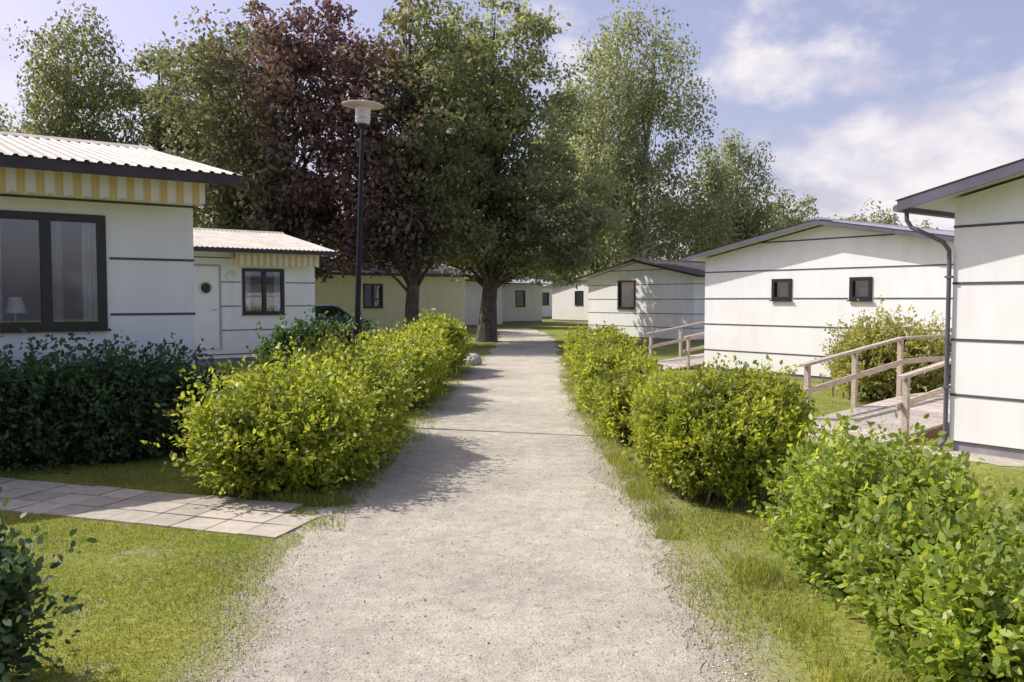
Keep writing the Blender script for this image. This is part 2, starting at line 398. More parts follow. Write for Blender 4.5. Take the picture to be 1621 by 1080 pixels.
        if cur=='pane_backing':
            b=B(); b.add([F(fc,a0+.03,-.052,z0+.03),F(fc,a1-.03,-.052,z0+.03),F(fc,a1-.03,-.052,z1-.03),F(fc,a0+.03,-.052,z1-.03)],[(0,1,2,3)],M['pane_backing']); b.obj('pane_backing',E,shift=org)  # dark sheet added behind the pane to darken it
        elif cur:
            for ca,cb in cur:
                b=B(); n=40; vs=[];fs=[]
                for i in range(n+1):
                    a=ca+(cb-ca)*i/n; d=-.14+.02*math.sin(i*1.3)+.01*math.sin(i*.5)
                    vs+=[F(fc,a,d,z0-.1),F(fc,a,d,z1+.1)]
                for i in range(n): fs.append((2*i,2*i+2,2*i+3,2*i+1))
                b.add(vs,fs,M['curtain'])
                b.obj('curtain',E,shift=org)
    for d in doors:
        fc,a0,a1,z0,z1=d[:5]; org=F(fc,(a0+a1)/2,0,z0); E=empty('door',org,0,H)
        b=B(); fbox(b,fc,a0,a1,.0,.03,z0,z1,M['door'])
        fbox(b,fc,a0+.12,a1-.12,.031,.036,z0+.15,z0+.8,M['door'])
        b.obj('leaf',E,shift=org)
        b=B(); fm3=M['doorframe']; fbox(b,fc,a0-.05,a0-.002,0,.045,z0,z1+.05,fm3); fbox(b,fc,a1+.002,a1+.05,0,.045,z0,z1+.05,fm3); fbox(b,fc,a0-.002,a1+.002,0,.045,z1+.002,z1+.05,fm3)
        b.obj('frame',E,shift=org)
        b=B(); cx=(a0+a1)/2+.1; cz=z0+1.55
        pts=[(cx+.14*math.cos(t),cz+.14*math.sin(t)) for t in [i*math.pi/12 for i in range(25)]]
        b.tube([F(fc,a,.04,z) for a,z in pts],.02,M['steel'],6); b.add([F(fc,a,.038,z) for a,z in pts[:-1]],[tuple(range(24))],M['frame'])
        b.obj('window',E,shift=org)
        b=B(); b.tube([F(fc,a1-.08,.03,z0+1.0),F(fc,a1-.08,.08,z0+1.0),F(fc,a1-.2,.08,z0+1.0)],.011,M['steel'],8); b.obj('handle',E,shift=org)
    if awn:
        for fc,a0,a1,dd,z0,z1 in awn:
            b=B(); E=empty('awning',F(fc,(a0+a1)/2,0,z1),0,H); org=F(fc,(a0+a1)/2,0,z1)
            n=int((a1-a0)/.02); vs=[];fs=[]
            for i in range(n+1):
                a=a0+(a1-a0)*i/n; dr=.035*abs(math.sin(a*math.pi/.17)); dw=dd+.012*math.sin(a*9)+.008*math.sin(a*31)
                vs+=[F(fc,a,dd,z1),F(fc,a,dw,z0+.035-dr)]
            for i in range(n): fs.append((2*i,2*i+2,2*i+3,2*i+1))
            b.add(vs,fs,M['awning']); b.obj('valance',E,shift=org)
            b=B(); fbox(b,fc,a0,a1,dd-.05,dd-.005,z1-.05,z1+.01,M['door'])
            fbox(b,fc,a0,a1,.01,.12,z1-.12,z1-.02,M['awning'])
            for a in (a0+.1,a1-.1): fbox(b,fc,a-.015,a+.015,.12,dd-.06,z1-.07,z1-.04,M['door'])
            b.obj('arm',E,shift=org)
    if pipe:
        ye=W+oe+.055; ze=zz_(W+oe)-.02
        b=B(); b.tube([(-og,ye,ze),(L+og,ye,ze)],.042,M['pipe'],10); b.obj('gutter',H)
        b=B(); yw=W+.032; pts=[(-.12,ye,ze-.02),(-.12,ye-.005,ze-.12),(-.1,ye-.05,ze-.2),(-.07,yw+.2,ze-.30),(-.05,yw+.06,ze-.38),(-.03,yw+.005,ze-.47),(-.03,yw,ze-.6),(-.03,yw,.12),(-.1,yw+.03,.05)]
        b.tube(pts,.024,M['pipe'],10)
        for z in (1.9,.7): b.box(-.062,.0,yw-.033,yw+.033,z-.012,z+.012,M['pipe'])
        b.obj('downpipe',H,smooth=False)
    return H

W=6.1
def gable_origin(C,W=W): return (C[0]-Vv.x*W,C[1]-Vv.y*W)
def eave_origin(C,L): return (C[0]-U.x*L,C[1]-U.y*L)
JR=[.62,1.22,1.83,2.44,3.05]
CR=(4.79,9.28)
HR=house(gable_origin(CR),9,W,2.74,.22,'white panelled bungalow with grey roof edge and downpipe',JR,wins=(),pipe=True,plh=.12,oe=.42,og=.34,fd=.05)
CM=(4.45,19.7)
def sM(s): return W-s
HM=house(gable_origin(CM),10,W,2.6,.18,'white panelled bungalow with two small square gable windows',[.51,1.1,1.68,2.28,2.88],
   wins=[('g0',sM(2.30),sM(1.86),1.67,2.07,(),'pane_backing'),('g0',sM(4.09),sM(3.67),1.67,2.07,(),'pane_backing')],pipe=False,plh=.1,oe=.4,fd=.02)
CF=(3.4,38)
HF=house(gable_origin(CF),9,W,2.6,.2,'white panelled bungalow with dark roof edge in tree shade',[.55,1.1,1.68,2.28,2.88],roof='dark',
   wins=[('g0',sM(2.9),sM(1.9),1.3,2.45,(),'pane_backing')],fasc='brown',plh=.1,fd=.01)
CL=(-3.72,10)
L1=8.
HL=house(eave_origin(CL,L1),L1,W,3.09,.215,'white panelled bungalow with corrugated roof and striped awning',[.25,.87,1.49,2.11,2.73],roof='sheet',fasc='brown',plh=.15,
   wins=[('e0',L1-2.1,L1-.97,1.36,2.55,(L1-1.53,),[(L1-2.1,L1-1.93),(L1-1.46,L1-1.36),(L1-1.16,L1-.97)])],awn=[('e0',L1-4.2,L1-.0,.46,2.70,3.02)],oe=.66,og=.3,fd=.05)
CL2=(-5.4,23.4); L2=9
HL2=house(eave_origin(CL2,L2),L2,W,2.98,.19,'white panelled bungalow with round-windowed door and small awning',[.25,.87,1.49,2.11,2.73],roof='sheet',fasc='brown',plh=.15,
   wins=[('e0',L2-1.99,L2-.9,1.3,2.45,(L2-1.42,),[(L2-1.99,L2-1.75),(L2-1.1,L2-.9)])],doors=[('e0',L2-3.5,L2-2.62,.4,2.5)],awn=[('e0',L2-2.3,L2-.05,.42,2.52,2.84)],oe=.7,og=.3,fd=.04)
b=B(); b.tube([(L2-2.3+.1*math.cos(i*math.pi/10),-.03,2.28+.1*math.sin(i*math.pi/10)) for i in range(21)],.03,M['curtain'],8,False); b.obj('wreath',HL2)
pl_=Vector((CL[0],CL[1],0))-U*1.80-Vector((.6,-.8,0))*.24
E=empty('table_lamp',(pl_.x,pl_.y,1.38)); top(E,'small table lamp with white shade inside a window','lamp')
b=B(); b.lathe([(.06,0),(.06,.015),(.012,.03),(.012,.16),(.001,.16)],M['steel'],16); b.obj('foot',E)
b=B(); b.lathe([(.11,.13),(.065,.30),(.06,.30)],M['curtain'],24); b.obj('lamp_shade',E)
CY=(-2.4,44)
house(eave_origin(CY,9),9,W,2.95,.2,'pale yellow boarded bungalow behind the tree trunks',[],wall='cream',roof='dark',fasc='brown',
   wins=[('e0',3.2,4.2,1.3,2.4,(3.7,))],oe=.6,og=.3)
CZ=(-.6,53)
house(eave_origin(CZ,4.5),4.5,W,2.9,.2,'white boarded bungalow half hidden behind trees',[],wall='whiteboard',roof='dark',fasc='brown',oe=.5)
for C,lab,wl in (((3.1,66),'white boarded bungalow at the far end of the path','whiteboard'),):
    house(gable_origin(C),9,W,2.7,.2,lab,[],wall=wl,roof='grey',fasc='violet',wins=[('g0',2.5,3.4,1.3,2.3)],fd=.01)
for C,lab in (((4.6,78),'white boarded bungalow in a far row'),((2.2,62),'white boarded bungalow in a far row')):
    house(eave_origin(C,7),7,W,2.8,.2,lab,[],wall='whiteboard',roof='grey',fasc='violet',wins=[('e0',4.6,5.4,1.2,2.3)],fd=.01,oe=.3)

# ------------------------------------------------------------ ramps
def ramp_obj(C,label,plat=4.3):
    E=empty('wooden_ramp',(C[0],C[1],0),ROT); top(E,label,'ramp','wooden access ramps')
    u0,u1=-.7,2.6; v0,v1=.55,1.95; sl=.07
    def dz(u): return .03+sl*(min(u,u1)-u0)
    def rz(u): return .066+.12*(min(u,u1)+.3)
    b=B(); u=u0
    while u<plat-.001:
        w=.11; a,c=u,min(u+w,plat)
        b.hexa([(a,v0,dz(a)-.03),(c,v0,dz(c)-.03),(c,v1,dz(c)-.03),(a,v1,dz(a)-.03),(a,v0,dz(a)),(c,v0,dz(c)),(c,v1,dz(c)),(a,v1,dz(a))],M['deck'])
        u+=w+.013
    b.obj('deck',E)
    b=B()
    for v in (v0-.001,v1-.06):
        for a,c in ((u0,u1),(u1,plat)):
            b.hexa([(a,v,-.05),(c,v,-.05),(c,v+.04,-.05),(a,v+.04,-.05),(a,v,dz(a)-.032),(c,v,dz(c)-.032),(c,v+.04,dz(c)-.032),(a,v+.04,dz(a)-.032)],M['darkwood'])
    b.obj('stringer',E)
    for v,us in ((v1+.035,(.3,1.4,2.58,4.2)),(v0-.035,(.03,1.3,2.58,4.2))):
        for u in us:
            b=B(); b.box(u-.028,u+.028,v-.032,v+.032,-.02,rz(u)+.66,M['wood']); b.obj('post',E)
        b=B(); s=1 if v>1 else -1
        for h,t in ((.68,.035),(.34,.075)):
            off=0 if h>.5 else -s*.044
            w=.085 if h>.5 else .022
            p=us[0]-.12
            b.beam((p,v+off,rz(p)+h),(2.58,v+off,rz(2.58)+h),w,t,M['wood'])
            b.beam((2.583,v+off,rz(2.6)+h),(4.3,v+off,rz(4.2)+h),w,t,M['wood'])
        b.obj('handrail',E)
    return E
ramp_obj(CR,'weathered wooden ramp with handrails beside a white bungalow')
ramp_obj(CM,'weathered wooden ramp with handrails between two bungalows')

# ------------------------------------------------------------ lamp
E=empty('street_lamp',(-2.07,11.15,0)); E.rotation_euler=(0,math.radians(2.0),0)
top(E,'black post street lamp with a disc hat and clear lantern','street lamp')
b=B(); b.lathe([(.06,0),(.06,1.3),(.05,1.34),(.04,1.38),(.033,2.6),(.028,3.91),(.0,3.91)],M['pole'],16); b.obj('pole',E,smooth=False)
LG=simple('lantern_glass',(.78,.70,.74),.25,.1,8,bs=0); LGn=LG.node_tree.nodes['Principled BSDF']; LGn.inputs['Transmission Weight'].default_value=.25
b=B(); b.lathe([(.04,3.925),(.088,3.93),(.094,3.95),(.098,4.13),(.098,4.146)],LG,24)
b.lathe([(.1005,3.985),(.103,3.99),(.103,3.998),(.1005,4.003)],M['steel'],24); b.obj('lantern',E,smooth=True)
hat=simple('pale_enamel_hat',(.74,.60,.64),.4,.1,6,bs=0)
b=B(); b.lathe([(.001,4.150),(.10,4.150),(.255,4.158),(.268,4.161),(.268,4.167),(.25,4.174),(.12,4.196),(.05,4.206),(.022,4.21),(.018,4.235),(.001,4.238)],hat,32); b.obj('lamp_shade',E)
b=B(); b.lathe([(.03,3.88),(.05,3.885),(.06,3.92),(.03,3.925)],M['pole'],20)
b.obj('collar',E)

# ------------------------------------------------------------ ground, path
b=B(); b.add([(-300,-40,0),(300,-40,0),(300,500,0),(-300,500,0)],[(0,1,2,3)],M['ground']); g=b.obj('ground'); top(g,'green lawn with worn dry patches','grass',kind='structure')
pl=[(-5,-1.25,1.1),(0,-1.25,1.0),(3.7,-1.25,.93),(6,-1.45,.93),(8.1,-1.28,.88),(12.7,-1.2,.87),(21,-.86,1.2),(34,-.5,1.76),(42,-.6,1.7),(50,-1.4,1.0)]
ys=np.linspace(-5,50,1500); li=np.interp(ys,[p[0] for p in pl],[p[1] for p in pl]); ri=np.interp(ys,[p[0] for p in pl],[p[2] for p in pl])
def wob(y,s): 
    return .08*np.sin(y*1.7+s)+.05*np.sin(y*4.3+s*2)+.03*np.sin(y*11+s)+.015*np.sin(y*29+s)+rng.normal(0,.006,len(y))
li2=li+wob(ys,1.); ri2=ri+wob(ys,4.)
vs=[];fs=[]
for y,a,c in zip(ys,li2,ri2): vs+=[(a,y,.004),(c,y,.004)]
for i in range(len(ys)-1): fs.append((2*i,2*i+1,2*i+3,2*i+2))
b=B(); b.add(vs,fs,M['gravel']); p=b.obj('path'); top(p,'pale grey gravel footpath','path',kind='structure')
vs=[];fs=[]; C0=Vector((CR[0],CR[1],0)); nn=40
for i in range(nn+1):
    t=-.4+6.6*i/nn; a=C0-Vv*t+U*.05; q=C0-Vv*t-U*(.42+.06*math.sin(i*1.3)+.05*math.sin(i*2.9)); vs+=[(a.x,a.y,.005),(q.x,q.y,.005)]
for i in range(nn): fs.append((2*i,2*i+2,2*i+3,2*i+1))
b=B(); b.add(vs,fs,M['gravel']); o=b.obj('gravel_bed'); top(o,'narrow gravel strip along a white bungalow wall','gravel',kind='structure')
n=40000
yy=2.6+7.5*rng.random(n)**1.5; tt=rng.random(n); tt=np.where(rng.random(n)<.3,np.where(rng.random(n)<.5,.06,.94)+rng.normal(0,.045,n),tt)
lo_=np.interp(yy,ys,li)-.2; xx=lo_+(np.interp(yy,ys,ri)+.18-lo_)*tt
s=.0018+.0042*rng.random(n)**3
base=np.array([(1,0,0),(0,1,0),(-1,0,0),(0,-1,0),(0,0,.8),(0,0,-.6)],float)
tri=np.array([(0,1,4),(1,2,4),(2,3,4),(3,0,4)])
ang=rng.random(n)*6.28; ca,sa=np.cos(ang),np.sin(ang)
V=base[None]*s[:,None,None]*(1+.5*(rng.random((n,6,1))-.5)); 
X=V[:,:,0]*ca[:,None]*1.4-V[:,:,1]*sa[:,None]; Y=V[:,:,0]*sa[:,None]*1.4+V[:,:,1]*ca[:,None]
V=np.stack([X+xx[:,None],Y+yy[:,None],V[:,:,2]+.005],2)
V=V[:,tri].reshape(-1,3)
PM=M['pebble']; nt=PM.node_tree; yn=noise(nt,60,1)
r=ramp(nt,yn.outputs[0],[(.35,(.33,.315,.28)),(.5,(.48,.455,.40)),(.65,(.64,.61,.55))]); nt.links.new(r.outputs[0],nt.nodes['Principled BSDF'].inputs['Base Color'])
o=npmesh('gravel',V,3,PM); top(o,'loose gravel stones scattered over the footpath','gravel',kind='stuff')

b=B(); p0=Vector((-1.50,6.24,0)); d=Vector((-.949,.316,0)).normalized(); nrm=Vector((.316,.949,0)).normalized()
sz=.30
for i in range(18):
    for j in (-1,0,1):
        if j==1 and i<1: continue
        c=p0+d*(i*sz+.15+(0,.02,-.01)[j])+nrm*(j*sz+.0); h=sz/2-.007; zt=.016+random.uniform(-.004,.004)
        cs=[c-d*h-nrm*h,c+d*h-nrm*h,c+d*h+nrm*h,c-d*h+nrm*h]
        b.hexa([(q.x,q.y,-.02) for q in cs]+[(q.x,q.y,zt+random.uniform(-.003,.003)) for q in cs],M['slab'])
o=b.obj('paving'); top(o,'square concrete slabs leading off the gravel path','paving',kind='structure')

def rock(loc,r):
    bm=bmesh.new(); bmesh.ops.create_icosphere(bm,subdivisions=3,radius=r)
    for v in bm.verts:
        k=1+.18*math.sin(v.co.x*7/r*.3+1)+.12*math.sin(v.co.y*9/r*.3)+random.uniform(-.03,.03); v.co*=k; v.co.z*=.7
    me=bpy.data.meshes.new('boulder'); bm.to_mesh(me); bm.free(); me.materials.append(M['stone'])
    o=bpy.data.objects.new('boulder',me); o.location=loc; link(o); return o
top(rock((-1.02,21.6,.1),.24),'pale rounded boulder at the end of a hedge','rock')

# ------------------------------------------------------------ grass blades
def blade_from(P,h0,h1,w):
    n=len(P); P=P.copy()
    a=rng.random(n)*6.28; S=np.stack([np.cos(a),np.sin(a),np.zeros(n)],1)
    h=(h0+(h1-h0)*rng.random(n)**1.6)[:,None]; T=rng.normal(0,.45,(n,3)); T[:,2]=1; T=unit(T)
    ww=w*(.6+.8*rng.random(n))[:,None]
    return np.stack([P-S*ww,P+S*ww,P+T*h],1).reshape(-1,3)
def edgeL(y): return np.interp(y,ys,li)
def edgeR(y): return np.interp(y,ys,ri)
def patch(P,sc=1.0,th=0):
    return (np.sin(P[:,0]*3.1*sc+1.3*np.sin(P[:,1]*2.3*sc))+np.sin(P[:,1]*4.1*sc+2*np.sin(P[:,0]*1.7*sc))+rng.normal(0,.7,len(P)))>th
def notpave(P):
    q=P[:,:2]-np.array([p0.x,p0.y]); a=q@np.array([d.x,d.y]); c=q@np.array([nrm.x,nrm.y])
    return ~((a>-.02)&(a<5.4)&(c>-.44)&(c<.44))
def notbed(P):
    q=P[:,:2]-np.array([CR[0],CR[1]]); a=q@np.array([-.8,-.6]); c=q@np.array([.6,-.8])
    return ~((a<.48)&(c>-.3))
VV=[]
def sc(n,x0,x1,y0,y1,pw=1.):
    y=y0+(y1-y0)*rng.random(n)**pw; x=x0+(x1-x0)*rng.random(n); return np.stack([x,y,np.zeros(n)],1)
P=sc(230000,-6,-1.1,2.4,8.5,1.3); e=edgeL(P[:,1])-P[:,0]; P=P[(e+rng.normal(0,.14,len(P))>.10)&notpave(P)]; P=P[patch(P,1,-1.4)]; VV.append(blade_from(P,.010,.034,.003))
P=sc(60000,-2.2,-.4,6.5,24,1.4); e=edgeL(P[:,1])-P[:,0]; P=P[(e+rng.normal(0,.12,len(P))>.02)&patch(P,1,-.8)&notpave(P)]; VV.append(blade_from(P,.02,.06,.004))
P=sc(170000,.5,2.6,2.4,24,1.7); e=P[:,0]-edgeR(P[:,1]); P=P[(e+rng.normal(0,.10,len(P))>.05)&patch(P,1,-1.1)]; VV.append(blade_from(P,.015,.045,.0035))
P=sc(90000,2.2,8,4,20,1.2); P=P[patch(P,.7,.1)&notbed(P)]; VV.append(blade_from(P,.02,.05,.005))
for cx,cy,lx,ly,n in ((-1.35,8.6,.15,2.6,4500),(-2.0,6.85,.7,.12,3000),(-1.2,15.5,.2,6,4000),(1.1,7.6,.12,1.8,4000),(1.1,13,.15,5,4000),(1.45,4.3,.15,1.4,2500),(-2.1,3.0,.2,.5,1500)):
    P=np.stack([cx+rng.uniform(-lx,lx,n),cy+rng.uniform(-ly,ly,n),np.zeros(n)],1); P=P[patch(P,2,.2)&notpave(P)]; VV.append(blade_from(P,.04,.14,.0035))
o=npmesh('grass',np.concatenate(VV),3,M['blade']); top(o,'short grass blades and weeds along the path','grass',kind='stuff')

n=900; P=sc(n,-1.6,1.5,2.6,12,1.3); P[:,2]=.008; A=rng.normal(size=(n,3)); A[:,2]*=.15
V,k=leaves(P,A,.018*(.5+rng.random(n)),.010*(.5+rng.random(n)),True,3.0)
LIT=leafmat('dry_leaf',(.12,.08,.04),(.2,.15,.07),(.30,.27,.10),.1,3,.8)
o=npmesh('leaf_litter',V,k,LIT); top(o,'small dry leaves scattered on the gravel','leaves',kind='stuff')

# ------------------------------------------------------------ hedges
def hedge(name,cx,cy,lx,ly,h,yaw,n,ls,mat,label,cat,ex=4,group=None,twig=.2,wild=1.,fill=1.):
    E=empty(name,(cx,cy,0),yaw); top(E,label,cat,group)
    hx,hy=lx/2,ly/2; nt_=max(40,n//14)
    areas=np.array([ly*h,ly*h,lx*h,lx*h,lx*ly]); fc=rng.choice(5,nt_,p=areas/areas.sum())
    q=rng.uniform(-1,1,(nt_,3))
    for k,(ax,s) in enumerate(((0,1),(0,-1),(1,1),(1,-1),(2,1))): q[fc==k,ax]=s
    q/= (np.abs(q)**ex).sum(1,keepdims=True)**(1/ex)
    nr=unit(np.sign(q)*np.abs(q)**(ex-1)/np.array([hx,hy,h/2]))
    ph=rng.random(6)*6.28
    def lump(x,y): return 1+.10*np.sin(x*2.6+ph[0])*np.sin(y*2.1+ph[1])+.09*np.sin(y*4.3+ph[2])+.05*np.sin(x*6.1+ph[3])
    C=np.stack([q[:,0]*hx,q[:,1]*hy,(q[:,2]*.5+.5)*h],1)
    lp=lump(C[:,0],C[:,1]); C[:,2]*=lp; taper=.78+.22*np.clip(C[:,2]/h,0,1); C[:,0]*=taper*lp; C[:,1]*=taper
    ins=rng.random((nt_,1))**2*.22; C=C-nr*ins*min(lx,ly,h)*.9
    D=unit(nr*.9+rng.normal(0,.35,(nt_,3))+np.array([0,0,.6]))
    ln=twig*(.4+rng.random(nt_)**3*1.5*wild)
    per=n//nt_
    s=rng.random((nt_,per)); P=C[:,None]+D[:,None]*(s*ln[:,None])[...,None]+rng.normal(0,ls*.35,(nt_,per,3))
    A=D[:,None]*.7+rng.normal(0,.75,(nt_,per,3)); P=P.reshape(-1,3);A=A.reshape(-1,3)
    k=P[:,2]>.02; P=P[k];A=A[k]
    l=ls*(.55+.8*rng.random(len(P)))
    V,kk=leaves(P,A,l,l*.55,True,.5)
    npmesh('foliage',V,kk,mat,E)
    nf=int(n*.22*fill); q=rng.uniform(-1,1,(nf,3)); q=q*np.minimum(1,.86/((np.abs(q)**ex).sum(1,keepdims=True)**(1/ex)))  # larger dark leaves added inside to block light
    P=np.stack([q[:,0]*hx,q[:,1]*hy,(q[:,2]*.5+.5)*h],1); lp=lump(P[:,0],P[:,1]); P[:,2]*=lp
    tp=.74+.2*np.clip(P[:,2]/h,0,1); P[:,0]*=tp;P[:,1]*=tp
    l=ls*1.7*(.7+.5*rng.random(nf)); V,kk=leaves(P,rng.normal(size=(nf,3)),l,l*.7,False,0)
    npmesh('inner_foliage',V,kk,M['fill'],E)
    b=B(); m=int(10+lx*ly*9)
    for i in range(m):
        x,y=random.uniform(-hx,hx)*.6,random.uniform(-hy,hy)*.85
        p=[(x,y,-.02)]
        X,Y=x,y
        for z in (.3,.6,.92):
            X+=random.uniform(-.08,.08); Y+=random.uniform(-.08,.08); p.append((X,Y,z*h))
        b.tube(p,[.012,.009,.006,.003],M['bark'],5,False)
    b.obj('branches',E,recalc=False)
    return E
GL='clipped hedge plants lining the gravel path'
hedge('hedge',-1.84,8.9,1.15,3.9,.82,math.radians(2),50000,.048,M['hedge'],'bushy yellow-green hedge beside the gravel path','hedge',3.2,GL,.18,1.8)
hedge('hedge',-2.08,7.45,1.2,1.4,.74,math.radians(18),20000,.048,M['hedge'],'loose bushy end of a yellow-green hedge by concrete slabs','hedge',2.6,GL,.18,1.8)
hedge('hedge',-1.75,14.3,1.05,5.2,.84,math.radians(-1),30000,.058,M['hedge'],'yellow-green hedge beside the gravel path','hedge',3.4,GL,.16,1.2)
hedge('hedge',-1.75,19.2,1.3,3.6,1.0,math.radians(-2),18000,.07,M['hedge'],'taller yellow-green hedge beside the gravel path','hedge',3.,GL,.18,1)
hedge('hedge',1.78,18.2,1.0,7.2,.80,math.radians(-3),32000,.062,M['hedge'],'long yellow-green hedge in front of bungalows','hedge',3.4,GL,.14,1)
hedge('hedge',1.55,12.6,1.1,3.0,.76,math.radians(1),24000,.054,M['hedge'],'sunlit yellow-green hedge beside the gravel path','hedge',2.8,GL,.14,1)
hedge('hedge',1.5,10.1,1.0,1.5,.70,math.radians(1),16000,.05,M['hedge'],'small rounded yellow-green bush in a hedge row','hedge',2.7,GL,.13,1)
hedge('hedge',1.84,7.6,1.4,2.5,.82,math.radians(-4),46000,.042,M['hedge'],'rounded yellow-green hedge with dry grass at its foot','hedge',2.6,GL,.13,1.1)
hedge('hedge',2.2,5.05,1.15,1.3,.56,math.radians(-10),24000,.048,M['hedge_near'],'leafy green hedge at the edge of the path','hedge',2.3,GL,.15,1.5)
hedge('hedge',2.28,3.75,1.4,1.5,.42,math.radians(-14),32000,.048,M['hedge_near'],'low loose leafy green hedge at the edge of the path','hedge',2.3,GL,.14,1.4)
hedge('shrub',-4.45,8.75,2.6,1.0,.82,math.radians(33),36000,.06,M['dark_leaf'],'dark green shrub under a bungalow window','shrub',3.,None,.24,1.5)
hedge('shrub',-6.4,7.5,1.8,1.0,.84,math.radians(33),12000,.06,M['dark_leaf'],'dark green shrub under a bungalow window','shrub',3.,None,.24,1.5)
RS=hedge('shrub',-2.42,3.3,.76,.9,.54,0,13000,.045,M['dark_leaf'],'dark glossy rose shrub with red hips on the lawn','shrub',2.2,None,.15,1.5)
HIP=simple('red_rose_hip',(.45,.05,.02),.3,.3,20,bs=0)
for x,y,z in ((.38,-.33,.33),(.36,-.37,.30),(.44,-.22,.36),(.26,-.46,.42),(.3,-.44,.22)):
    b=B(); b.lathe([(.001,z-.014),(.010,z-.009),(.013,z),(.010,z+.009),(.001,z+.014)],HIP,8,(x,y)); b.obj('rose_hip',RS,smooth=True)
hedge('shrub',-3.6,16.2,2.6,1.6,.98,.1,14000,.08,M['dark_leaf'],'dark green shrub behind the street lamp','shrub',2.4,None,.24,1.2)
hedge('shrub',6.25,13.9,2.1,1.9,1.06,.3,24000,.055,M['shrub_light'],'pale green rounded shrub beside the wooden ramp','shrub',2.2,None,.24,1.3,.6)
# ------------------------------------------------------------ trees
def tree(name,x,y,h,tr,ell,ncl,per,ls,mat,bark,label,droop=0,cr=.75,lean=0,stems=1,mat2=None,bend=None):
    E=empty(name,(x,y,0)); top(E,label,'tree')
    tot=sum(e[3]*e[4]*e[5] for e in ell); C=[]
    for (ex,ey,ez,rx,ry,rz) in ell:
        k=max(3,int(ncl*rx*ry*rz/tot)); dd=unit(rng.normal(size=(k,3))); rr=rng.random((k,1))**.42
        C.append(dd*rr*np.array([rx,ry,rz])+np.array([ex,ey,ez]))
    C=np.concatenate(C); n=len(C)
    R=cr*(.5+.8*rng.random(n))
    G=rng.normal(size=(n,per,3)); G=G/np.maximum(1,np.linalg.norm(G,axis=2,keepdims=True)/1.7)
    sc3=np.array([1,1,.6 if not droop else 1.3])*.55
    P=(C[:,None]+G*R[:,None,None]*sc3).reshape(-1,3)
    A=rng.normal(size=P.shape); A[:,2]-=.4+droop
    k=P[:,2]>1.6; P=P[k];A=A[k]
    l=ls*(.6+.8*rng.random(len(P))); V,kk=leaves(P,A,l,l*.62,False,.8)
    if mat2:
        f=(P[:,0]*.8+P[:,2]*.15+rng.normal(0,.8,len(P)))>np.median(P[:,0]*.8+P[:,2]*.15)
        V=V.reshape(-1,4,3)
        npmesh('crown',V[~f].reshape(-1,3),4,mat,E); npmesh('crown',V[f].reshape(-1,3),4,mat2,E)
    else: npmesh('crown',V,kk,mat,E)
    b=B()
    for s in range(stems):
        ox=(s-(stems-1)/2)*tr*2.2; pts=[];rad=[]
        nn=9; px,py=ox,0
        for i in range(nn):
            t=i/(nn-1); px+=random.uniform(-.12,.12)*h/12+lean*h/nn+ (ox*.5 if i else 0)*.3; py+=random.uniform(-.1,.1)*h/12
            pts.append((px,py,t*h*.9-.05*(i==0))); rad.append(tr*(1.35 if i==0 else 1)*(1-t)**.8+.02)
        b.tube(pts,rad,bark,10,False)
        idx=rng.choice(n,min(n,70),replace=False)
        for j in idx:
            c=Vector(C[j]); zt=max(h*.14,min(c.z*(.45 if not droop else .7),h*.8)); t=zt/(h*.9); ii=min(int(t*(nn-1)),nn-2); f=t*(nn-1)-ii
            a=Vector(pts[ii]).lerp(Vector(pts[ii+1]),f); r0=(rad[ii]*(1-f)+rad[ii+1]*f)*.3
            mid=a.lerp(c,.5)+Vector((random.uniform(-.3,.3),random.uniform(-.3,.3),random.uniform(-.1,.5)))
            b.tube([a,a.lerp(mid,.5)+Vector((0,0,.1)),mid,c],[r0,r0*.75,r0*.5,.015],bark,5,False)
    b.obj('trunk',E,recalc=False)
    return E
tree('copper_tree',-8.6,31,12.8,.3,[(0,0,8,4.0,3.6,4.1),(-1.2,0,4.9,3.6,3,2.4),(2.2,0,9.3,2.6,2.4,2.9),(1.6,0,4.4,3.0,2.2,2.0),(.5,0,3.7,4.2,2,1.2)],480,84,.2,M['copper_green'],M['bark'],'large copper-leaved tree with dense dark crown',mat2=M['copper'])
tree('copper_tree',-3.6,30,12.6,.24,[(.3,0,8.2,2.6,2.8,4.0),(-.8,0,5,2.4,2.2,2.0),(.2,0,4.0,2.6,2,1.3),(.2,-.3,3.3,2.2,1.5,.7)],340,80,.19,M['copper'],M['bark'],'tall tree with purple-brown crown and dark trunk',mat2=M['maple'])
tree('broadleaf_tree',-1.05,34,14.2,.32,[(.4,0,9.3,3.3,3.4,4.6),(1.7,0,5.0,3.5,3,2.4),(-1.2,0,5.6,2.6,2.4,2),(.9,-.5,3.9,4.3,2.5,1.3)],510,80,.2,M['maple'],M['bark'],'tall broadleaf tree forking low beside the path',lean=.02,mat2=M['birch'])
tree('birch_tree',6.9,48,18.5,.22,[(0,0,12.6,3.8,3,5.0),(1.4,0,6.6,5.0,3,2.8),(-2.3,0,7.5,2.6,2.4,4.2)],430,84,.19,M['birch'],M['birchbark'],'tall birch with airy light green crown behind bungalows',droop=1.,cr=.85,stems=2)
tree('birch_tree',13.6,52,13,.18,[(-.4,0,8,2.6,2.4,3.6),(1.6,0,5,3.4,2.2,2.4),(-2.6,0,5.2,3.0,2,2.8)],280,85,.19,M['birch'],M['birchbark'],'birch with sparse drooping crown behind a bungalow',droop=1.,cr=.8)
tree('broadleaf_tree',18.8,60,9.5,.22,[(0,0,6.2,3.6,2.4,2.8)],150,90,.2,M['maple'],M['bark'],'small dark green tree behind a bungalow')
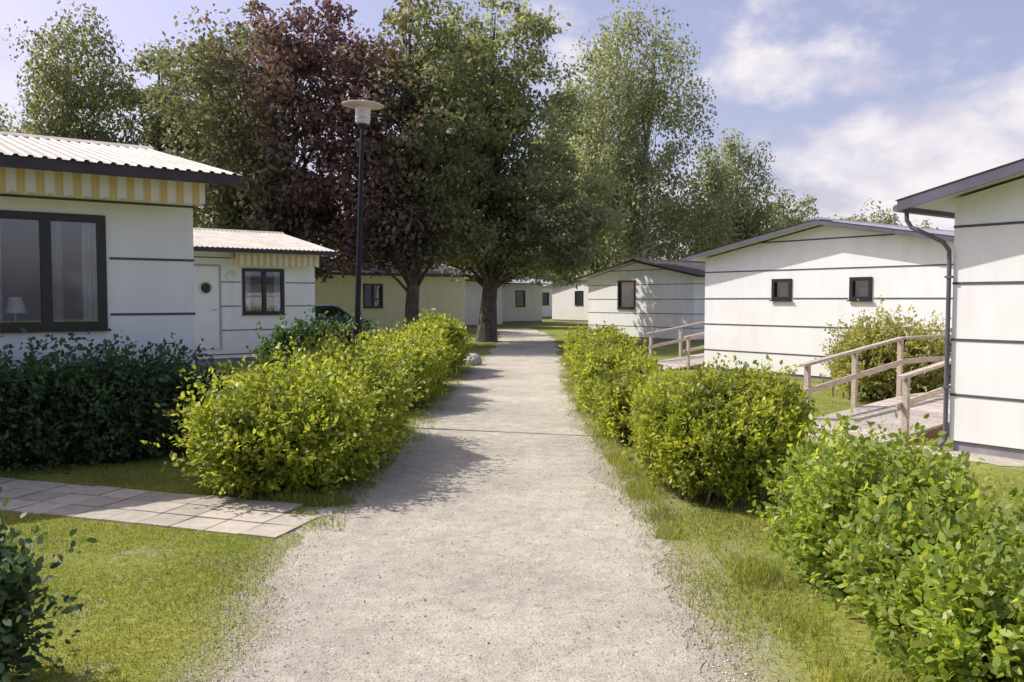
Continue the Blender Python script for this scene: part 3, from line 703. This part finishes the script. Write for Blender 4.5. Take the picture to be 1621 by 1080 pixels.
tree('birch_tree',-21.3,42,15.5,.2,[(0,0,11.2,2.8,2.8,4.3),(1,0,6.8,3.6,3,2.8)],310,88,.19,M['maple'],M['birchbark'],'birch with airy crown behind a corrugated roof',droop=1.,cr=.8)
tree('broadleaf_tree',-18.4,46,16.5,.3,[(0,0,10.6,2.9,3,5.0),(-1,0,6.4,3.6,3,3.2)],320,92,.2,M['maple'],M['bark'],'tall green tree behind the copper tree')
tree('broadleaf_tree',-13.5,44,15.8,.24,[(0,0,11,3,3,4.6),(0,0,5.6,3.4,3,3.2)],280,92,.2,M['copper_green'],M['bark'],'tall bronze-green tree in a group')
tree('birch_tree',-26,44,12,.2,[(0,0,7.5,3,3,3.8)],200,80,.2,M['birch'],M['birchbark'],'birch with airy crown behind a corrugated roof',droop=.8)
tree('broadleaf_tree',5.4,52,15,.16,[(-1.6,0,10.2,2.7,2.6,4.2),(-.8,0,5.2,3.2,2.4,2.6)],290,86,.2,M['maple'],M['bark'],'tall green tree between path and birch',mat2=M['birch'])
tree('broadleaf_tree',-6.2,51.5,11,.2,[(0,0,5.6,5.2,2.6,3.2)],260,90,.22,M['copper_green'],M['bark'],'low spreading dark tree behind a yellow bungalow')
tree('broadleaf_tree',-1.6,58,9,.2,[(0,0,5.4,4.2,2.6,2.6)],180,90,.24,M['maple'],M['bark'],'low spreading tree behind white bungalows')
for x,y,h in ((35,88,11),(38.5,90,12),(41,86,9.5),(52,86,14)):
    tree('broadleaf_tree',x,y,h,.25,[(0,0,h*.62,2.4,2.4,h*.33)],90,70,.3,M['birch'],M['bark'],'distant light green tree above bungalow roofs',droop=.5,cr=1)
n=90000; cx=rng.uniform(-60,14,500); cy=rng.uniform(62,76,500); cy[cx>-5]+=36; hz=rng.uniform(1,7,500)*(1+.25*np.sin(cx*.5)); hz[cx>0]*=.75
C=np.stack([cx,cy,hz],1); i=rng.integers(0,500,n); P=C[i]+rng.normal(0,1,(n,3))*np.array([1.1,1,.8]); P[:,2]=np.abs(P[:,2])
l=.35*(.6+.8*rng.random(n)); V,k=leaves(P,rng.normal(size=(n,3)),l,l*.65)
o=npmesh('wood',V,k,M['maple']); top(o,'far-off dark green wood','wood',kind='stuff')

# ------------------------------------------------------------ parked car
CARP=simple('dark_car_paint',(.015,.06,.065),.3,.05,2,bs=0,spec=.5); TY=simple('tyre_rubber',(.02,.02,.02),.8,.2,10); RL=simple('red_tail_light',(.35,.01,.01),.3,.1,5,bs=0)
E=empty('parked_car',(-8.0,35.0,0),ROT); top(E,'dark teal parked hatchback under the trees','car')
prof=[(-2.05,.35),(-2.1,.75),(-1.95,.98),(-1.75,1.02),(-1.35,1.42),(.35,1.46),(.6,1.4),(1.15,1.0),(1.95,.82),(2.08,.6),(2.05,.32)]
b=B(); n=len(prof)
secs=[-.84,-.7,.7,.84]
vs=[]
for yw in secs:
    for x,z in prof:
        k=1.0 if abs(yw)<.8 else .97
        yy_=yw*(.82 if z>1.05 else 1)
        vs.append((x*k,yy_,z if abs(yw)<.8 else .32+(z-.32)*.97))
fs=[tuple(range(n)),tuple(range(3*n,4*n))]
for s in range(3):
    for i in range(n): fs.append((s*n+i,s*n+(i+1)%n,(s+1)*n+(i+1)%n,(s+1)*n+i))
b.add(vs,fs,CARP); b.obj('body',E)
for sgn in (-1,1):
    b=B(); y1=sgn*.845; y2=sgn*.70
    b.add([(-1.55,y1*.99,1.03),(-.35,y1*.99,1.03),(-.35,y2,1.36),(-1.25,y2,1.36)],[(0,1,2,3)],M['frame']); b.obj('window',E)
    b=B(); b.add([(-.28,y1*.99,1.03),(.98,y1*.99,1.03),(.52,y2,1.36),(-.28,y2,1.36)],[(0,1,2,3)],M['frame']); b.obj('window',E)
b=B(); b.add([(.64,-.6,1.395),(.64,.6,1.395),(1.13,.7,1.03),(1.13,-.7,1.03)],[(0,1,2,3)],M['frame']); b.obj('windscreen',E)
for sx_ in (-1.3,1.3):
    for sy in (-1,1):
        Wd=empty('wheel',(sx_,sy*.78,.31),0,E); b=B(); b.tube([(0,-.1,0),(0,.1,0)],.31,TY,24); b.obj('tyre',Wd)
        b=B(); b.tube([(0,sy*.1,0),(0,sy*.115,0)],.19,M['steel'],16); b.obj('rim',Wd)
for sy in (-1,1):
    b=B(); b.box(-2.11,-2.0,sy*.62-.12,sy*.62+.12,.72,.9,RL); b.obj('tail_light',E)
    b=B(); b.box(1.95,2.06,sy*.6-.15,sy*.6+.15,.6,.74,M['steel']); b.obj('headlight',E)

# ------------------------------------------------------------ light & world
EL=math.radians(46); AZ=math.radians(-73)
sv=Vector((math.sin(AZ)*math.cos(EL),math.cos(AZ)*math.cos(EL),math.sin(EL)))
ld=bpy.data.lights.new('sun','SUN'); ld.energy=5.0; ld.angle=math.radians(.5); ld.color=(1,.955,.87)
lo=bpy.data.objects.new('sun',ld); lo.rotation_euler=sv.to_track_quat('Z','Y').to_euler(); lo.location=(0,0,30); link(lo)
w=bpy.data.worlds.new('World'); scene.world=w; w.use_nodes=True; nt=w.node_tree
bg=nt.nodes['Background']; out=nt.nodes['World Output']
sky=N(nt,'ShaderNodeTexSky',sky_type='NISHITA'); sky.sun_disc=False; sky.sun_elevation=EL; sky.sun_rotation=AZ; sky.air_density=1.0; sky.dust_density=3; sky.ozone_density=2
skc=mixc(nt,1.0,sky.outputs[0],(1.34,1.10,1.18),'MULTIPLY')
skc=mixc(nt,.16,skc,(5.2,4.9,5.7))
nt.links.new(skc,bg.inputs[0]); bg.inputs[1].default_value=.15
tc=N(nt,'ShaderNodeTexCoord'); sx=N(nt,'ShaderNodeSeparateXYZ'); nt.links.new(tc.outputs['Generated'],sx.inputs[0])
az=math_(nt,'ARCTAN2',sx.outputs[0],sx.outputs[1]); el=math_(nt,'ARCSINE',sx.outputs[2])
def blob(a,e,wa,we,amp):
    p=math_(nt,'POWER',math_(nt,'MULTIPLY',math_(nt,'SUBTRACT',az,a),1/wa),2.0)
    q=math_(nt,'POWER',math_(nt,'MULTIPLY',math_(nt,'SUBTRACT',el,e),1/we),2.0)
    r_=math_(nt,'SUBTRACT',1.0,math_(nt,'ADD',p,q)); r_=math_(nt,'MAXIMUM',r_,-.6)
    return math_(nt,'MULTIPLY',r_,amp)
mp=N(nt,'ShaderNodeMapping'); mp.inputs['Scale'].default_value=(1,1,1.6); nt.links.new(tc.outputs['Generated'],mp.inputs[0])
nz=N(nt,'ShaderNodeTexNoise'); nz.inputs['Scale'].default_value=10; nz.inputs['Detail'].default_value=9; nz.inputs['Roughness'].default_value=.58; nt.links.new(mp.outputs[0],nz.inputs[0])
bl=None
for a in ((.46,.14,.17,.075,.44),(.56,.18,.1,.06,.4),(.33,.27,.16,.06,.17),(.10,.28,.16,.07,.14),(-.55,.24,.06,.04,.14),(.56,.35,.08,.03,.2),(.3,.08,.35,.06,.18)):
    v=blob(*a); bl=v if bl is None else math_(nt,'MAXIMUM',bl,v)
dn=math_(nt,'ADD',nz.outputs[0],bl)
mr=N(nt,'ShaderNodeMapRange',interpolation_type='SMOOTHSTEP'); nt.links.new(dn,mr.inputs[0]); mr.inputs[1].default_value=.48; mr.inputs[2].default_value=.80; mr.inputs[3].default_value=0; mr.inputs[4].default_value=.95
nz2=N(nt,'ShaderNodeTexNoise'); nz2.inputs['Scale'].default_value=14; nz2.inputs['Detail'].default_value=7; nt.links.new(mp.outputs[0],nz2.inputs[0])
cc=ramp(nt,nz2.outputs[0],[(.36,(.72,.69,.82)),(.58,(1.0,.95,.97))])
bg2=N(nt,'ShaderNodeBackground'); nt.links.new(cc.outputs[0],bg2.inputs[0]); bg2.inputs[1].default_value=.97
ms=N(nt,'ShaderNodeMixShader'); nt.links.new(mr.outputs[0],ms.inputs[0]); nt.links.new(bg.outputs[0],ms.inputs[1]); nt.links.new(bg2.outputs[0],ms.inputs[2])
nt.links.new(ms.outputs[0],out.inputs[0])

# ------------------------------------------------------------ camera
cd=bpy.data.cameras.new('camera'); cam=bpy.data.objects.new('camera',cd); link(cam)
cd.sensor_width=36; cd.lens=36*1350/1621; cd.clip_end=1500; cd.clip_start=.05
cam.location=(0,0,1.65); cam.rotation_euler=(math.radians(90)-math.atan(65/1350),0,0)
scene.camera=cam
